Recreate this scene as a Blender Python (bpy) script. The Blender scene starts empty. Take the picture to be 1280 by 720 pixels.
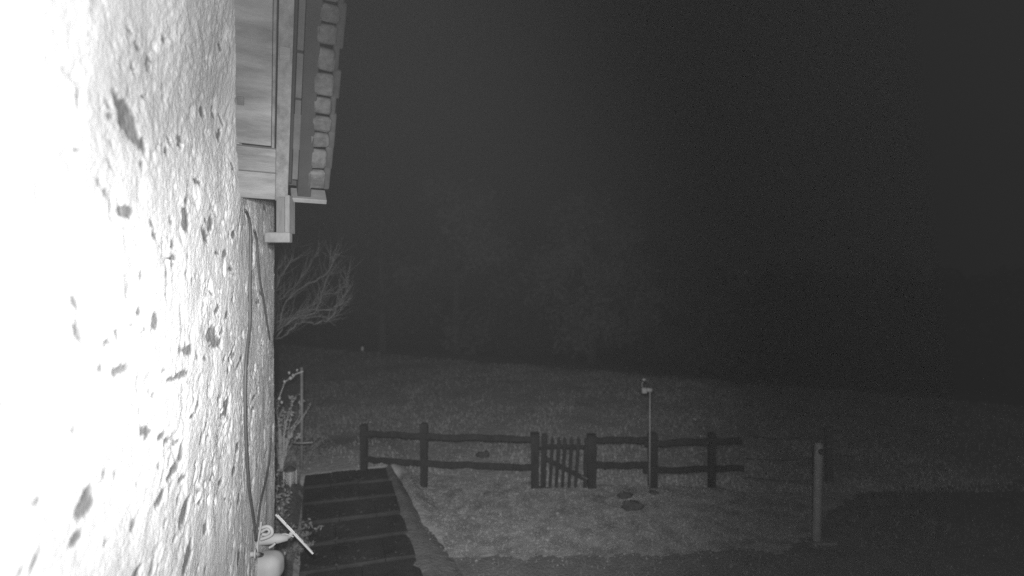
import bpy, bmesh, math, random
import numpy as np
from mathutils import Vector, Matrix
random.seed(7)
S = bpy.context.scene
C = S.collection
R_ = math.radians

# ------------------------------------------------------------------ camera
PSI = R_(18.75)                 # camera turned away from the wall line
CAM_H = 3.6
cam_d = bpy.data.cameras.new('camera')
cam = bpy.data.objects.new('camera', cam_d); C.objects.link(cam)
cam.location = (0, 0, CAM_H)
cam.rotation_euler = (R_(90), 0, -PSI)
cam_d.sensor_width = 36; cam_d.lens = 18
cam_d.clip_start = 0.02; cam_d.clip_end = 400
cam_d.dof.use_dof = True; cam_d.dof.focus_distance = 3.0; cam_d.dof.aperture_fstop = 1.1
S.camera = cam

# ------------------------------------------------------------------ night sky
W = bpy.data.worlds.new('World'); S.world = W; W.use_nodes = True
bg = W.node_tree.nodes['Background']
bg.inputs[0].default_value = (1, 1, 1, 1); bg.inputs[1].default_value = 0.0025

# ------------------------------------------------------------------ the infrared illuminator of the security camera
def spot(name, loc, target, size, blend, watts, radius):
    l = bpy.data.lights.new(name, 'SPOT'); l.energy = watts; l.spot_size = R_(size); l.spot_blend = blend
    l.shadow_soft_size = radius
    o = bpy.data.objects.new(name, l); C.objects.link(o); o.location = loc
    o.rotation_euler = (Vector(target) - Vector(loc)).to_track_quat('-Z', 'Y').to_euler()
    return o
FWD = Vector((math.sin(PSI), math.cos(PSI), 0)); RGT = Vector((math.cos(PSI), -math.sin(PSI), 0)); UP = Vector((0, 0, 1))
CAM = Vector((0, 0, CAM_H))
def P(px, py, d):               # a point seen at (px, py) of the 1280x720 picture, d metres deep
    return CAM + FWD*d + RGT*(d*(px-640)/640) + UP*(d*(360-py)/640)
def G(px, py, z=0.0):           # the same, on the ground
    return P(px, py, 640*(CAM_H-z)/(py-360))
LAMP = CAM - RGT*0.05 + UP*0.13 - FWD*0.03
LAMP_WIDE = CAM + RGT*0.055 + UP*0.05 - FWD*0.03
spot('infrared_lamp_narrow', LAMP, P(560, 465, 10), 72, 1.0, 2150, 0.03)
spot('infrared_lamp_wide', LAMP_WIDE, P(640, 360, 10), 172, .6, 510, 0.03)

S.view_settings.view_transform = 'Standard'; S.view_settings.look = 'None'
S.view_settings.exposure = 0.0; S.view_settings.gamma = 1.0
S.cycles.use_denoising = False
S.cycles.max_bounces = 6; S.cycles.diffuse_bounces = 3; S.cycles.volume_bounces = 0
S.cycles.sample_clamp_indirect = 1.0; S.cycles.sample_clamp_direct = 1.6

# ------------------------------------------------------------------ materials
def mat(name, v, v2=None, scale=6.0, rough=0.8, bump=0.0, bscale=40.0, stretch=(1, 1, 1), metal=0.0, spec=0.3, detail=6.0):
    m = bpy.data.materials.new(name); m.use_nodes = True
    nt = m.node_tree; b = nt.nodes['Principled BSDF']
    b.inputs['Roughness'].default_value = rough; b.inputs['Metallic'].default_value = metal
    b.inputs['Specular IOR Level'].default_value = spec
    tc = nt.nodes.new('ShaderNodeTexCoord'); mp = nt.nodes.new('ShaderNodeMapping')
    nt.links.new(tc.outputs['Object'], mp.inputs[0]); mp.inputs['Scale'].default_value = stretch
    if v2 is not None:
        n = nt.nodes.new('ShaderNodeTexNoise'); n.inputs['Scale'].default_value = scale; n.inputs['Detail'].default_value = detail
        n.inputs['Roughness'].default_value = 0.65
        nt.links.new(mp.outputs[0], n.inputs['Vector'])
        r = nt.nodes.new('ShaderNodeValToRGB')
        r.color_ramp.elements[0].position = 0.3; r.color_ramp.elements[1].position = 0.7
        r.color_ramp.elements[0].color = (v, v, v, 1); r.color_ramp.elements[1].color = (v2, v2, v2, 1)
        nt.links.new(n.outputs[0], r.inputs[0]); nt.links.new(r.outputs[0], b.inputs['Base Color'])
    else:
        b.inputs['Base Color'].default_value = (v, v, v, 1)
    if bump:
        n2 = nt.nodes.new('ShaderNodeTexNoise'); n2.inputs['Scale'].default_value = bscale; n2.inputs['Detail'].default_value = 5
        nt.links.new(mp.outputs[0], n2.inputs['Vector'])
        bp = nt.nodes.new('ShaderNodeBump'); bp.inputs['Strength'].default_value = 1.0; bp.inputs['Distance'].default_value = bump
        nt.links.new(n2.outputs[0], bp.inputs['Height']); nt.links.new(bp.outputs[0], b.inputs['Normal'])
    return m
M = {}
M['shutter_wood'] = mat('weathered board', .05, .14, 2.4, .75, .002, 30, (1, 1, 6))
M['barge'] = mat('weathered barge board', .045, .11, 3, .75, .002, 30, (6, 6, 1))
M['grey_post'] = mat('grey weathered post', .04, .07, 8, .8)
M['batten'] = mat('weathered batten', .025, .05, 8, .8)
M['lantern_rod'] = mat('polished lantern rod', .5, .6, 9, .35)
M['frond'] = mat('pale frond leaf', .22, .4, 10, .7)
M['foot'] = mat('barge foot wood', .035, .06, 5, .75, .002, 30, (6, 6, 1))
M['dark_wood'] = mat('dark stained wood', .006, .024, 8, .85, .003, 30, (1, 1, .3))
M['tar_wood'] = mat('tarred batten', .006, .012, 8, .8)
M['tile'] = mat('pale clay tile', .014, .052, 16, .85, .003, 50)
M['step'] = mat('dark wet stone', .010, .045, 2.0, .8, .012, 12)
M['step_edge'] = mat('worn stone edge', .02, .04, 9, .8, .01, 20)
M['gravel'] = mat('pale gravel', .14, .38, 3, .95, .02, 70)
M['pebble'] = mat('pebble', .17, .32, 3, .9)
M['soil'] = mat('soil bank', .09, .16, 7, .95, .02, 25)
M['field'] = mat('winter grass ground', .25, .36, 1.2, .95, .03, 9)
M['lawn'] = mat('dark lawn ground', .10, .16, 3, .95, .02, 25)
M['blade'] = mat('grass blade', .2, .29, 1.2, .8)
M['leaf'] = mat('leaf', .1, .2, 2, .7)
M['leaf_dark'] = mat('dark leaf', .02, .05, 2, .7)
M['leaf_far'] = mat('far leaf', .085, .105, .5, .8)  # paler than the dark leaf: the central glow is painted into it
M['bark'] = mat('bark', .07, .14, 12, .9, .005, 40, (1, 1, .2))
M['bark_far'] = mat('dark bark', .04, .08, 12, .9)
M['twig'] = mat('pale twig', .4, .6, 10, .7)
M['sprig'] = mat('grey leaf sprig', .12, .24, 10, .7)
M['white'] = mat('white plastic', .2, .24, 6, .8, 0, 1, spec=.1)
M['white_cable'] = mat('white cable sheath', .24, None, rough=.8, spec=.1)
M['panel_edge'] = mat('aluminium edge', .2, .26, 8, .7, metal=.0)
M['cell'] = mat('solar cell', .03, .05, 20, .2, spec=.5)
M['cable'] = mat('grey cable', .03, .05, 30, .6)
M['pale_post'] = mat('pale post paint', .12, .2, 9, .7, .002, 60)
M['black'] = mat('black plastic', .012, .02, 9, .5)
M['pole'] = mat('galvanised pole', .14, .22, 20, .5)
M['iron'] = mat('iron', .04, .07, 20, .6)
M['mole'] = mat('dark earth', .03, .07, 9, .95, .02, 30)
M['coping'] = mat('coping stone', .2, .32, 8, .9, .01, 30)
def glass_mat():
    m = bpy.data.materials.new('lantern glass'); m.use_nodes = True
    b = m.node_tree.nodes['Principled BSDF']; b.inputs['Base Color'].default_value = (.9, .9, .9, 1)
    b.inputs['Roughness'].default_value = .12; b.inputs['Transmission Weight'].default_value = .75
    return m
M['glass'] = glass_mat()

# ------------------------------------------------------------------ helpers
def link_mesh(name, bm, m, parent=None, smooth=False):
    me = bpy.data.meshes.new(name); bm.to_mesh(me); bm.free()
    for k in (m if isinstance(m, (list, tuple)) else [m]): me.materials.append(k)
    if smooth:
        me.polygons.foreach_set('use_smooth', [True]*len(me.polygons))
    o = bpy.data.objects.new(name, me); C.objects.link(o)
    if parent: o.parent = parent
    return o
def raw_mesh(name, verts, faces, m, parent=None, smooth=False):
    me = bpy.data.meshes.new(name); me.from_pydata(verts, [], faces); me.materials.append(m)
    if smooth: me.polygons.foreach_set('use_smooth', [True]*len(me.polygons))
    me.update()
    o = bpy.data.objects.new(name, me); C.objects.link(o)
    if parent: o.parent = parent
    return o
def tag(o, label=None, cat=None, group=None, kind=None):
    if label: o['label'] = label
    if cat: o['category'] = cat
    if group: o['group'] = group
    if kind: o['kind'] = kind
    return o
def thing(name, loc, label, cat, group=None, rz=0):
    o = bpy.data.objects.new(name, None); C.objects.link(o); o.empty_display_size = .1
    o.location = loc; o.rotation_euler = (0, 0, rz)
    return tag(o, label, cat, group)
def copy_tree(o, parent=None):
    c = o.copy(); C.objects.link(c)
    if parent: c.parent = parent
    for ch in o.children: copy_tree(ch, c)
    return c
def frame(o, x, y, z=None):     # 4x4 from origin and two axes
    x = Vector(x).normalized(); z = Vector(z).normalized() if z else x.cross(Vector(y)).normalized()
    y = z.cross(x).normalized()
    m = Matrix((x, y, z)).transposed().to_4x4(); m.translation = Vector(o); return m
def box(bm, a, b, mtx=None, bevel=0.0, seg=1, jit=0.0):
    r = bmesh.ops.create_cube(bm, size=1.0); vs = r['verts']
    for v in vs:
        v.co = Vector([a[i] + (v.co[i]+.5)*(b[i]-a[i]) for i in range(3)])
        if jit: v.co += Vector([random.uniform(-jit, jit) for _ in range(3)])
    if bevel:
        es = list({e for v in vs for e in v.link_edges})
        rb = bmesh.ops.bevel(bm, geom=es, offset=bevel, segments=seg, affect='EDGES', profile=.5)
        vs = list({v for v in vs if v.is_valid} | set(rb['verts']))
    if mtx is not None:
        for v in vs: v.co = mtx @ v.co
    return vs
def tube(bm, pts, rad, n=8, cap=True):
    pts = [Vector(p) for p in pts]
    if not isinstance(rad, (list, tuple)): rad = [rad]*len(pts)
    rings = []; ref = Vector((0.31, .17, .93))
    for i, p in enumerate(pts):
        t = (pts[min(i+1, len(pts)-1)] - pts[max(i-1, 0)]).normalized()
        a = t.cross(ref)
        if a.length < .05: a = t.cross(Vector((1, 0, 0)))
        a.normalize(); b = t.cross(a)
        rings.append([bm.verts.new(p + (a*math.cos(2*math.pi*k/n) + b*math.sin(2*math.pi*k/n))*rad[i]) for k in range(n)])
    for i in range(len(rings)-1):
        for k in range(n):
            bm.faces.new((rings[i][k], rings[i][(k+1) % n], rings[i+1][(k+1) % n], rings[i+1][k]))
    if cap:
        bm.faces.new(rings[0][::-1]); bm.faces.new(rings[-1])
def lathe(bm, prof, n=24, mtx=None):
    rings = []
    for r, z in prof:
        rings.append([bm.verts.new((r*math.cos(2*math.pi*k/n), r*math.sin(2*math.pi*k/n), z)) for k in range(n)])
    for i in range(len(rings)-1):
        for k in range(n):
            bm.faces.new((rings[i][k], rings[i][(k+1) % n], rings[i+1][(k+1) % n], rings[i+1][k]))
    if prof[0][0] > 0: bm.faces.new(rings[0][::-1])
    if prof[-1][0] > 0: bm.faces.new(rings[-1])
    if mtx is not None:
        for rg in rings:
            for v in rg: v.co = mtx @ v.co
def smooth_curve(pts, k=6):
    pts = [Vector(p) for p in pts]; out = []
    for i in range(len(pts)-1):
        p0 = pts[max(i-1, 0)]; p1 = pts[i]; p2 = pts[i+1]; p3 = pts[min(i+2, len(pts)-1)]
        for j in range(k):
            t = j/k
            out.append(.5*((2*p1) + (p2-p0)*t + (2*p0-5*p1+4*p2-p3)*t*t + (3*p1-p0-3*p2+p3)*t**3))
    out.append(pts[-1]); return out
# smooth value noise for numpy arrays
_rng = np.random.RandomState(3); _T = _rng.rand(256, 256)
def vnoise(x, y):
    xi = np.floor(x).astype(int); yi = np.floor(y).astype(int); fx = x-xi; fy = y-yi
    fx = fx*fx*fx*(fx*(fx*6-15)+10); fy = fy*fy*fy*(fy*(fy*6-15)+10)
    g = lambda a, b: _T[a & 255, b & 255]
    return (g(xi, yi)*(1-fx)+g(xi+1, yi)*fx)*(1-fy) + (g(xi, yi+1)*(1-fx)+g(xi+1, yi+1)*fx)*fy - .5
def fbm(x, y, o=3):
    s = 0; a = 1; t = 0
    for i in range(o):
        s = s + a*vnoise(x*2**i+17.3*i, y*2**i+5.1*i); t += a; a *= .5
    return s/t
def sstep(a, b, x):
    t = np.clip((x-a)/(b-a), 0, 1); return t*t*(3-2*t)

# ------------------------------------------------------------------ ground
WX = -0.58; YC = 5.5                                 # the gable wall stands at X = WX and ends at Y = YC
def ground_z(x, y):
    x = np.asarray(x, float); y = np.asarray(y, float)
    bank = sstep(1.45, .95, x + .09*(9.9-np.clip(y, 5, 9.9))*-1 + 0*x) * .22*sstep(5.8, 9.8, y)
    bank = bank*sstep(13.5, 11.0, y)*(.35+.65*sstep(-6, -2, x))
    dip = sstep(-.75, -.45, x)*sstep(1.25, .95, x)*sstep(5.2, 5.6, y)*sstep(9.97, 9.72, y)
    bank = bank*(1-dip) - .14*dip
    und = .10*fbm(x*.25+9, y*.25, 2) + .05*fbm(x*.9, y*.9, 2)*sstep(10, 14, y)
    D = x*FWD.x+y*FWD.y; lat = x*RGT.x+y*RGT.y
    Dc = np.clip(26-.435*(lat+10.6), 13, 30)
    und = und*sstep(6, 2, D-Dc)
    rise = .04*np.clip(np.minimum(D, Dc)-12, 0, 30) - np.clip(.09*np.clip(D-Dc, 0, 40), 0, 1.6)
    return rise + bank + und*sstep(9.5, 16, y) + .012*fbm(x*2.3, y*2.3+4, 3)
def gz(x, y): return float(ground_z(x, y))
xs = np.concatenate([np.linspace(-150, -14, 30), np.linspace(-13, 24, 186), np.linspace(26, 150, 30)])
ys = np.concatenate([np.linspace(-40, 3, 16), np.linspace(3.2, 20, 170), np.linspace(20.5, 45, 50), np.linspace(50, 260, 30)])
X, Y = np.meshgrid(xs, ys); Z = ground_z(X, Y)
nx, ny = len(xs), len(ys)
idx = np.arange(nx*ny).reshape(ny, nx)
quads = np.stack([idx[:-1, :-1], idx[:-1, 1:], idx[1:, 1:], idx[1:, :-1]], -1).reshape(-1, 4)
field = raw_mesh('field', np.stack([X, Y, Z], -1).reshape(-1, 3).tolist(), quads.tolist(), M['field'], None, True)
tag(field, 'rough grass field running back to the dark wood', None, None, 'structure')

def poly_sheet(name, corners, lift, m, step, label, rag=.06):
    # a sheet lying on the ground inside a ragged outline
    from mathutils.geometry import tessellate_polygon
    c = [Vector((p[0], p[1])) for p in corners]
    x0 = min(p.x for p in c); x1 = max(p.x for p in c); y0 = min(p.y for p in c); y1 = max(p.y for p in c)
    gx = np.arange(x0, x1+step, step); gy = np.arange(y0, y1+step, step)
    X, Y = np.meshgrid(gx, gy)
    cx = (X[:-1, :-1]+X[1:, 1:])/2; cy = (Y[:-1, :-1]+Y[1:, 1:])/2
    qx = cx + rag*2*fbm(cx*3, cy*3, 3); qy = cy + rag*2*fbm(cx*3+40, cy*3, 3)
    ins = np.zeros_like(cx, bool); n = len(c)
    for i in range(n):
        a = c[i]; b = c[(i+1) % n]
        if a.y == b.y: continue
        cond = ((a.y > qy) != (b.y > qy)) & (qx < (b.x-a.x)*(qy-a.y)/(b.y-a.y)+a.x)
        ins ^= cond
    id_ = np.arange(X.size).reshape(X.shape)
    q = np.stack([id_[:-1, :-1], id_[:-1, 1:], id_[1:, 1:], id_[1:, :-1]], -1)[ins]
    used = np.unique(q); remap = np.full(X.size, -1); remap[used] = np.arange(len(used))
    Z = ground_z(X, Y)+lift
    v = np.stack([X, Y, Z], -1).reshape(-1, 3)[used]
    o = raw_mesh(name, v.tolist(), remap[q].tolist(), m, None, True)
    return tag(o, label, None, None, 'structure')
yard = [G(493, 591), G(560, 597), G(640, 603), G(760, 606), G(900, 612), G(1000, 628), G(1010, 660), G(985, 690),
        G(800, 696), G(640, 697), G(568, 698), G(548, 676)]
poly_sheet('gravel_yard', yard, .03, M['gravel'], .05, 'pale gravel yard in front of the fence and gate', .16)
dark_ground = [G(566, 697), G(700, 694), G(860, 692), G(985, 689), G(1012, 668), G(1030, 640), G(1080, 615), G(1330, 600), (13, 4), (8, 2.5), (1.6, 2.5), (1.25, 6.0)]
poly_sheet('lawn', dark_ground, .012, M['lawn'], .08, 'dark short lawn in front of the gravel yard', .12)  # sheet darker than the field, over the near and right ground
# ------------------------------------------------------------------ stepped path of dark slabs
steps = thing('stone_steps', (0, 0, 0), 'broad shallow steps of dark stone slabs beside the house', 'steps')
nst = 7; y0s = 5.55; y1s = 9.92
for i in range(nst):
    ya = y0s + (y1s-y0s)*i/nst; yb = y0s + (y1s-y0s)*(i+1)/nst
    z = .034*i + .03
    xl = -.36 - .035*i + random.uniform(-.04, .04); xr = 1.03 - .025*i + random.uniform(-.03, .03)
    cuts = [xl, xl+(xr-xl)*random.uniform(.3, .62), xr] if i % 2 else [xl, xl+(xr-xl)*random.uniform(.25, .4), xl+(xr-xl)*random.uniform(.6, .75), xr]
    for k in range(len(cuts)-1):
        bm = bmesh.new()
        sk = .045
        a = (cuts[k]+.002, ya+.004, z-.3); b = (cuts[k+1]-.002, yb-.004, z+random.uniform(-.008, .008))
        vs = box(bm, a, b, None, .012, 2)
        for v in vs:
            v.co.y += sk*(v.co.x-.3)*-1
            v.co.z += .012*float(fbm(np.array(v.co.x*5), np.array(v.co.y*5), 2))
        o = link_mesh('slab', bm, M['step'], steps)
    bm = bmesh.new()                                # worn nosing of the tread
    tube(bm, [(x, ya+.012-sk*(x-.3)+random.uniform(-.006, .006), z+.004+random.uniform(-.006, .004)) for x in np.linspace(xl+.03, xr-.03, 12)],
         [random.uniform(.001, .006) for _ in range(12)], 6)
    link_mesh('nosing', bm, M['step_edge'], steps, True)
# dead leaves or moss lying on the slabs
bmv, bmf = [], []
for _ in range(260):
    i = random.randrange(2, 7); x = random.uniform(-.45, .9)
    if random.random() < .6: x = random.gauss(.1, .18) if i > 4 else random.gauss(-.2, .25)
    if not -.55 < x < .9: continue
    y = y0s + (y1s-y0s)*(i+random.random()**2)/nst; z = .034*i+.044; s = random.uniform(.012, .04); an = random.uniform(0, 6.3)
    n0 = len(bmv)
    for k in range(4):
        bmv.append((x+s*math.cos(an+k*1.57)*(1 if k % 2 else .5), y+s*math.sin(an+k*1.57)*(1 if k % 2 else .5), z+random.uniform(0, .012)))
    bmf.append((n0, n0+1, n0+2, n0+3))
tag(raw_mesh('leaf_litter', bmv, bmf, mat('dead leaf', .04, .1, 4, .8)), 'scattered dead leaves lying on the dark slab steps', None, None, 'stuff')
# soil bank along the right side of the steps
v, f = [], []
yy = np.linspace(5.4, 10.1, 40)
for i, y in enumerate(yy):
    t = (y-5.4)/4.7; zt = .21*t+.02; x0 = 1.06-.11*t; x1 = x0 + .40*(1-t)+.10
    prof = [(x0-.12, zt-.02), (x0, zt+.015), (x0+.3*(x1-x0), zt*.75+.03), (x0+.7*(x1-x0), zt*.3+.03), (x1, .035), (x1+.08, -.06)]
    for (x, z) in prof:
        v.append((x+.05*float(fbm(np.array(y*3), np.array(x*3))), y+.045*(.3-x), z+.05*float(fbm(np.array(y*5), np.array(x*5)))))
n = 6
for i in range(len(yy)-1):
    for k in range(n-1): f.append((i*n+k, i*n+k+1, (i+1)*n+k+1, (i+1)*n+k))
tag(raw_mesh('soil_bank', v, f, M['soil'], None, True), 'low soil bank sloping from the steps to the gravel', None, None, 'structure')
# planting bed between the house corner and the steps
bed = [(-2.6, 5.62), (-.5, 5.62), (-.42, 7.2), (-.62, 9.9), (-1.6, 10.3), (-2.8, 9.5)]
poly_sheet('planting_bed', bed, .02, M['soil'], .08, 'planting bed between the house corner and the steps')

# ------------------------------------------------------------------ roof verge frame
dn = (RGT*((325-640)/640) + FWD - UP*((1250-360)/640)).normalized()
uu = -dn
rr = Vector((uu.x, uu.y, 0)); rr = Vector((-rr.y, rr.x, 0)).normalized()
if rr.dot(RGT) < 0: rr = -rr
nn = rr.cross(uu)
if nn.z < 0: nn = -nn
O = P(343, 250, 3.15)
def proj(p):
    q = Vector(p)-CAM; d = q.dot(FWD); return 640+640*q.dot(RGT)/d, 360-640*q.z/d
def s_at(px, u=0.0):            # distance across the verge that is seen at px
    lo, hi = -1.5, 1.5
    for _ in range(50):
        m = (lo+hi)/2
        if proj(O+rr*m+uu*u)[0] < px: lo = m
        else: hi = m
    return lo
def u_at(py, s=0.0):
    lo, hi = -1.0, 4.0
    for _ in range(50):
        m = (lo+hi)/2
        if proj(O+rr*s+uu*m)[1] > py: lo = m
        else: hi = m
    return lo
VF = Matrix((rr, uu, nn)).transposed().to_4x4(); VF.translation = O

# ------------------------------------------------------------------ house
house = thing('house', (0, 0, 0), 'old house with rough white rendered gable wall and boarded roof verge', 'house')
def wall_hit(px, py):           # where the sight line of a pixel meets the wall plane
    d = FWD + RGT*((px-640)/640) + UP*((360-py)/640); t = WX/d.x
    return CAM + d*t
chips = [(160,152,22,50,-25),(179,182,8,22,-8),(157,264,24,16,-20),(128,240,6,12,0),(121,228,6,8,0),(233,276,9,28,-3),(257,294,7,18,-8),(263,281,7,18,5),
 (94,380,9,24,-15),(98,411,10,30,-15),(147,418,8,20,-20),(134,428,14,7,0),(153,462,18,14,0),(195,403,9,24,0),(235,437,10,18,-5),(226,438,5,9,0),(268,424,12,26,-8),(264,418,6,20,10),
 (224,470,26,8,10),(283,508,7,30,3),(184,537,14,10,30),(188,542,11,9,0),(217,588,15,12,-12),(227,567,6,22,5),(108,628,22,42,18),(98,672,17,18,20),(231,642,12,28,22),
 (234,695,10,32,12),(45,700,13,28,22),(25,716,10,12,20),(172,718,11,14,10),(2,503,8,10,0),(46,627,14,10,0),(222,552,9,9,0),(208,552,10,8,0),(131,593,8,10,0),(147,593,4,12,0),
 (200,622,11,14,30),(223,626,5,12,0),(191,710,6,18,5),(292,588,6,12,0),(298,625,5,10,0),(258,660,5,14,0),(297,698,4,16,0),(96,122,4,18,0),(181,122,6,5,0),(188,84,5,14,-8),(250,141,7,12,-10),
 (174,59,7,8,0),(247,228,8,6,0),(277,604,5,8,0),(302,447,4,8,0),(292,445,5,9,0),(290,372,3,12,0),(314,465,3,4,0),(252,548,4,14,0),(95,536,6,7,0),(104,485,5,4,0),(189,489,5,4,0),(95,187,6,6,0),(24,186,6,5,0),(90,342,6,5,0),(209,340,4,9,0),(218,331,5,7,0),(272,316,5,6,0),(177,344,5,8,0),(190,279,6,10,-20),(274,498,5,9,0),(226,600,7,8,20),(219,673,8,8,20),(133,677,8,6,0),(20,635,6,10,0),(253,588,4,22,12),(296,560,4,12,0),(240,520,8,5,20),(203,545,9,7,0)]
_cr = random.Random(5)
for _ in range(95):
    a_ = _cr.random(); chips.append((int(110+225*a_**.7), _cr.randint(20, 715), _cr.uniform(2.5, 7)*(1.15-.6*a_), _cr.uniform(4, 13), _cr.uniform(-30, 30)))
def build_wall():
    yc = [-2.0, -1.2, -.6, -.2, .1, .35, .55, .7]
    y = .7
    while y < YC-.14:
        y += min(.012, max(.006, .0075*y*y)); yc.append(min(y, YC-.14))
    yc = np.array(yc)
    fine = np.arange(2.35, 4.9, .0075)
    zc = np.concatenate([np.arange(-.3, 2.35, .016), fine, np.arange(4.912, 6.6, .014)])
    rc = .14
    arcs = np.linspace(0, math.pi/2, 12)[1:]
    Yl = list(yc) + [YC-rc+rc*math.sin(a) for a in arcs] + list([YC]*6)
    Xl = [WX]*len(yc) + [WX-rc+rc*math.cos(a) for a in arcs] + list(WX-rc-np.array([.15, .4, .9, 1.8, 3, 4.5]))
    NX = [1.0]*len(yc) + [math.cos(a) for a in arcs] + [0]*6
    NY = [0.0]*len(yc) + [math.sin(a) for a in arcs] + [1]*6
    Sl = list(yc) + [YC-rc+rc*a for a in arcs] + list(YC+.1+np.array([.15, .4, .9, 1.8, 3, 4.5]))
    Sg, Zg = np.meshgrid(np.array(Sl), zc); Yg, _ = np.meshgrid(np.array(Yl), zc); Xg, _ = np.meshgrid(np.array(Xl), zc)
    NXg, _ = np.meshgrid(np.array(NX), zc); NYg, _ = np.meshgrid(np.array(NY), zc)
    wx = Sg + .02*fbm(Sg*9, Zg*9, 2); wz = Zg + .02*fbm(Sg*9+70, Zg*9, 2)
    d = .022*fbm(wx*2.6, wz*2.2, 3) + .003*fbm(wx*11, wz*11, 3)
    lum = 1-np.abs(fbm(wx*19+3, wz*17, 2))*3.2
    am = .35 + 1.5*np.clip(fbm(wx*3.3+50, wz*3.1, 2)*1.6+.45, 0, 1)
    d += .0010*lum + am*(.0030*fbm(wx*36+11, wz*36, 2) + .0026*vnoise(wx*82, wz*82))
    d -= .010*np.clip(fbm(wx*9+31, wz*10+8, 3)-.16, 0, 1)*4
    chip = np.zeros_like(d)
    for (px, py, w, h, tilt) in chips:
        c = wall_hit(px, py)
        e = 1.0
        jy = (wall_hit(px+1, py)-c).y; jz = abs((wall_hit(px, py+1)-c).z)
        a = w/2*jy*1.0; b = h/2*jz
        ang = R_(tilt)
        # local picture-like coordinates of the wall points near the chip
        U = (Sg-c.y)/jy; V = -(Zg-c.z)/jz
        near = (np.abs(U) < w+h) & (np.abs(V) < w+h)
        if not near.any(): continue
        u, v = U[near], V[near]
        ca, sa = math.cos(ang), math.sin(ang)
        u2 = (u*ca + v*sa); v2 = (-u*sa + v*ca)
        r = np.sqrt((u2/(w/2))**2 + (v2/(h/2))**2)
        r = r + .9*fbm(Sg[near]*22+px, Zg[near]*22+py, 2) + .5*fbm(Sg[near]*70+px, Zg[near]*60, 2)
        m = sstep(1.15, .85, r)
        chip[near] = np.maximum(chip[near], m)
    d -= chip*.006
    flare = .11*sstep(4.25, 5.15, Zg)*sstep(3.75, 3.4, Sg)*sstep(1.2, 2.2, Sg)
    bulge = .03*np.exp(-((Sg-3.3)/.35)**2)*sstep(3.7, 4.3, Zg)
    d += flare + bulge
    Xg = Xg + NXg*d; Yg = Yg + NYg*d
    ny_, nx_ = Xg.shape
    id_ = np.arange(Xg.size).reshape(Xg.shape)
    q = np.stack([id_[:-1, :-1], id_[:-1, 1:], id_[1:, 1:], id_[1:, :-1]], -1)
    cx = (Xg[:-1, :-1]+Xg[1:, 1:])/2; cy = (Yg[:-1, :-1]+Yg[1:, 1:])/2; cz = (Zg[:-1, :-1]+Zg[1:, 1:])/2
    side = (cx-O.x)*nn.x + (cy-O.y)*nn.y + (cz-O.z)*nn.z       # above the soffit plane
    ufoot = (cx-O.x)*uu.x + (cy-O.y)*uu.y + (cz-O.z)*uu.z
    keep = np.where(cy < O.y-.02, side < .13, cz < 4.62)
    q = q[keep]
    used = np.unique(q); remap = np.full(Xg.size, -1); remap[used] = np.arange(len(used))
    v = np.stack([Xg, Yg, Zg], -1).reshape(-1, 3)[used]
    me = bpy.data.meshes.new('wall'); me.from_pydata(v.tolist(), [], remap[q].tolist()); me.update()
    me.polygons.foreach_set('use_smooth', [True]*len(me.polygons))
    at = me.attributes.new('chip', 'FLOAT', 'POINT'); at.data.foreach_set('value', chip.reshape(-1)[used].astype(np.float32))
    m = mat('rough white render', .56, .7, 5, .95, .004, 75, spec=.1)
    nt = m.node_tree; b = nt.nodes['Principled BSDF']
    src = b.inputs['Base Color'].links[0].from_socket
    a = nt.nodes.new('ShaderNodeAttribute'); a.attribute_name = 'chip'
    mx = nt.nodes.new('ShaderNodeMix'); mx.data_type = 'RGBA'
    nt.links.new(a.outputs['Fac'], mx.inputs[0]); nt.links.new(src, mx.inputs[6]); mx.inputs[7].default_value = (.19, .19, .19, 1)
    nt.links.new(mx.outputs[2], b.inputs['Base Color'])
    me.materials.append(m); M['render'] = m
    o = bpy.data.objects.new('wall', me); C.objects.link(o); o.parent = house
    o['label'] = 'rough white render with chipped patches'
build_wall()
bm = bmesh.new(); x = -.62                                          # coping of the wall beyond the verge
for k in range(3):
    bm = bmesh.new(); y0 = O.y+.06+k*.6; box(bm, (-.98, y0, 4.62), (-.57, y0+.59, 4.70), None, .012, 2, .004); link_mesh('coping_stone', bm, M['coping'], house)
bm = bmesh.new(); box(bm, (-5.0, O.y+.1, -.3), (-.98, YC-.2, 4.6)); link_mesh('rear_wall', bm, M['coping'], house)

# soffit, barge board, battens and tiles of the verge, in the verge frame (across, up the slope, outwards)
def vbox(name, m, s0, s1, u0, u1, n0, n1, bevel=.004, parent=None, jit=0):
    bm = bmesh.new(); box(bm, (s0, u0, n0), (s1, u1, n1), VF, bevel, 2, jit)
    return link_mesh(name, bm, m, parent or house)
UT = 2.6
sL = s_at(205); sP = s_at(343); sB = s_at(359.5)
u217, u187 = u_at(217), u_at(187)
vbox('soffit_board', M['shutter_wood'], sL, sP+.004, .0, u217-.003, 0, .03, jit=.001)
vbox('soffit_board', M['shutter_wood'], sL, sP+.004, u217+.003, u187-.003, .002, .03, jit=.001)
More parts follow.
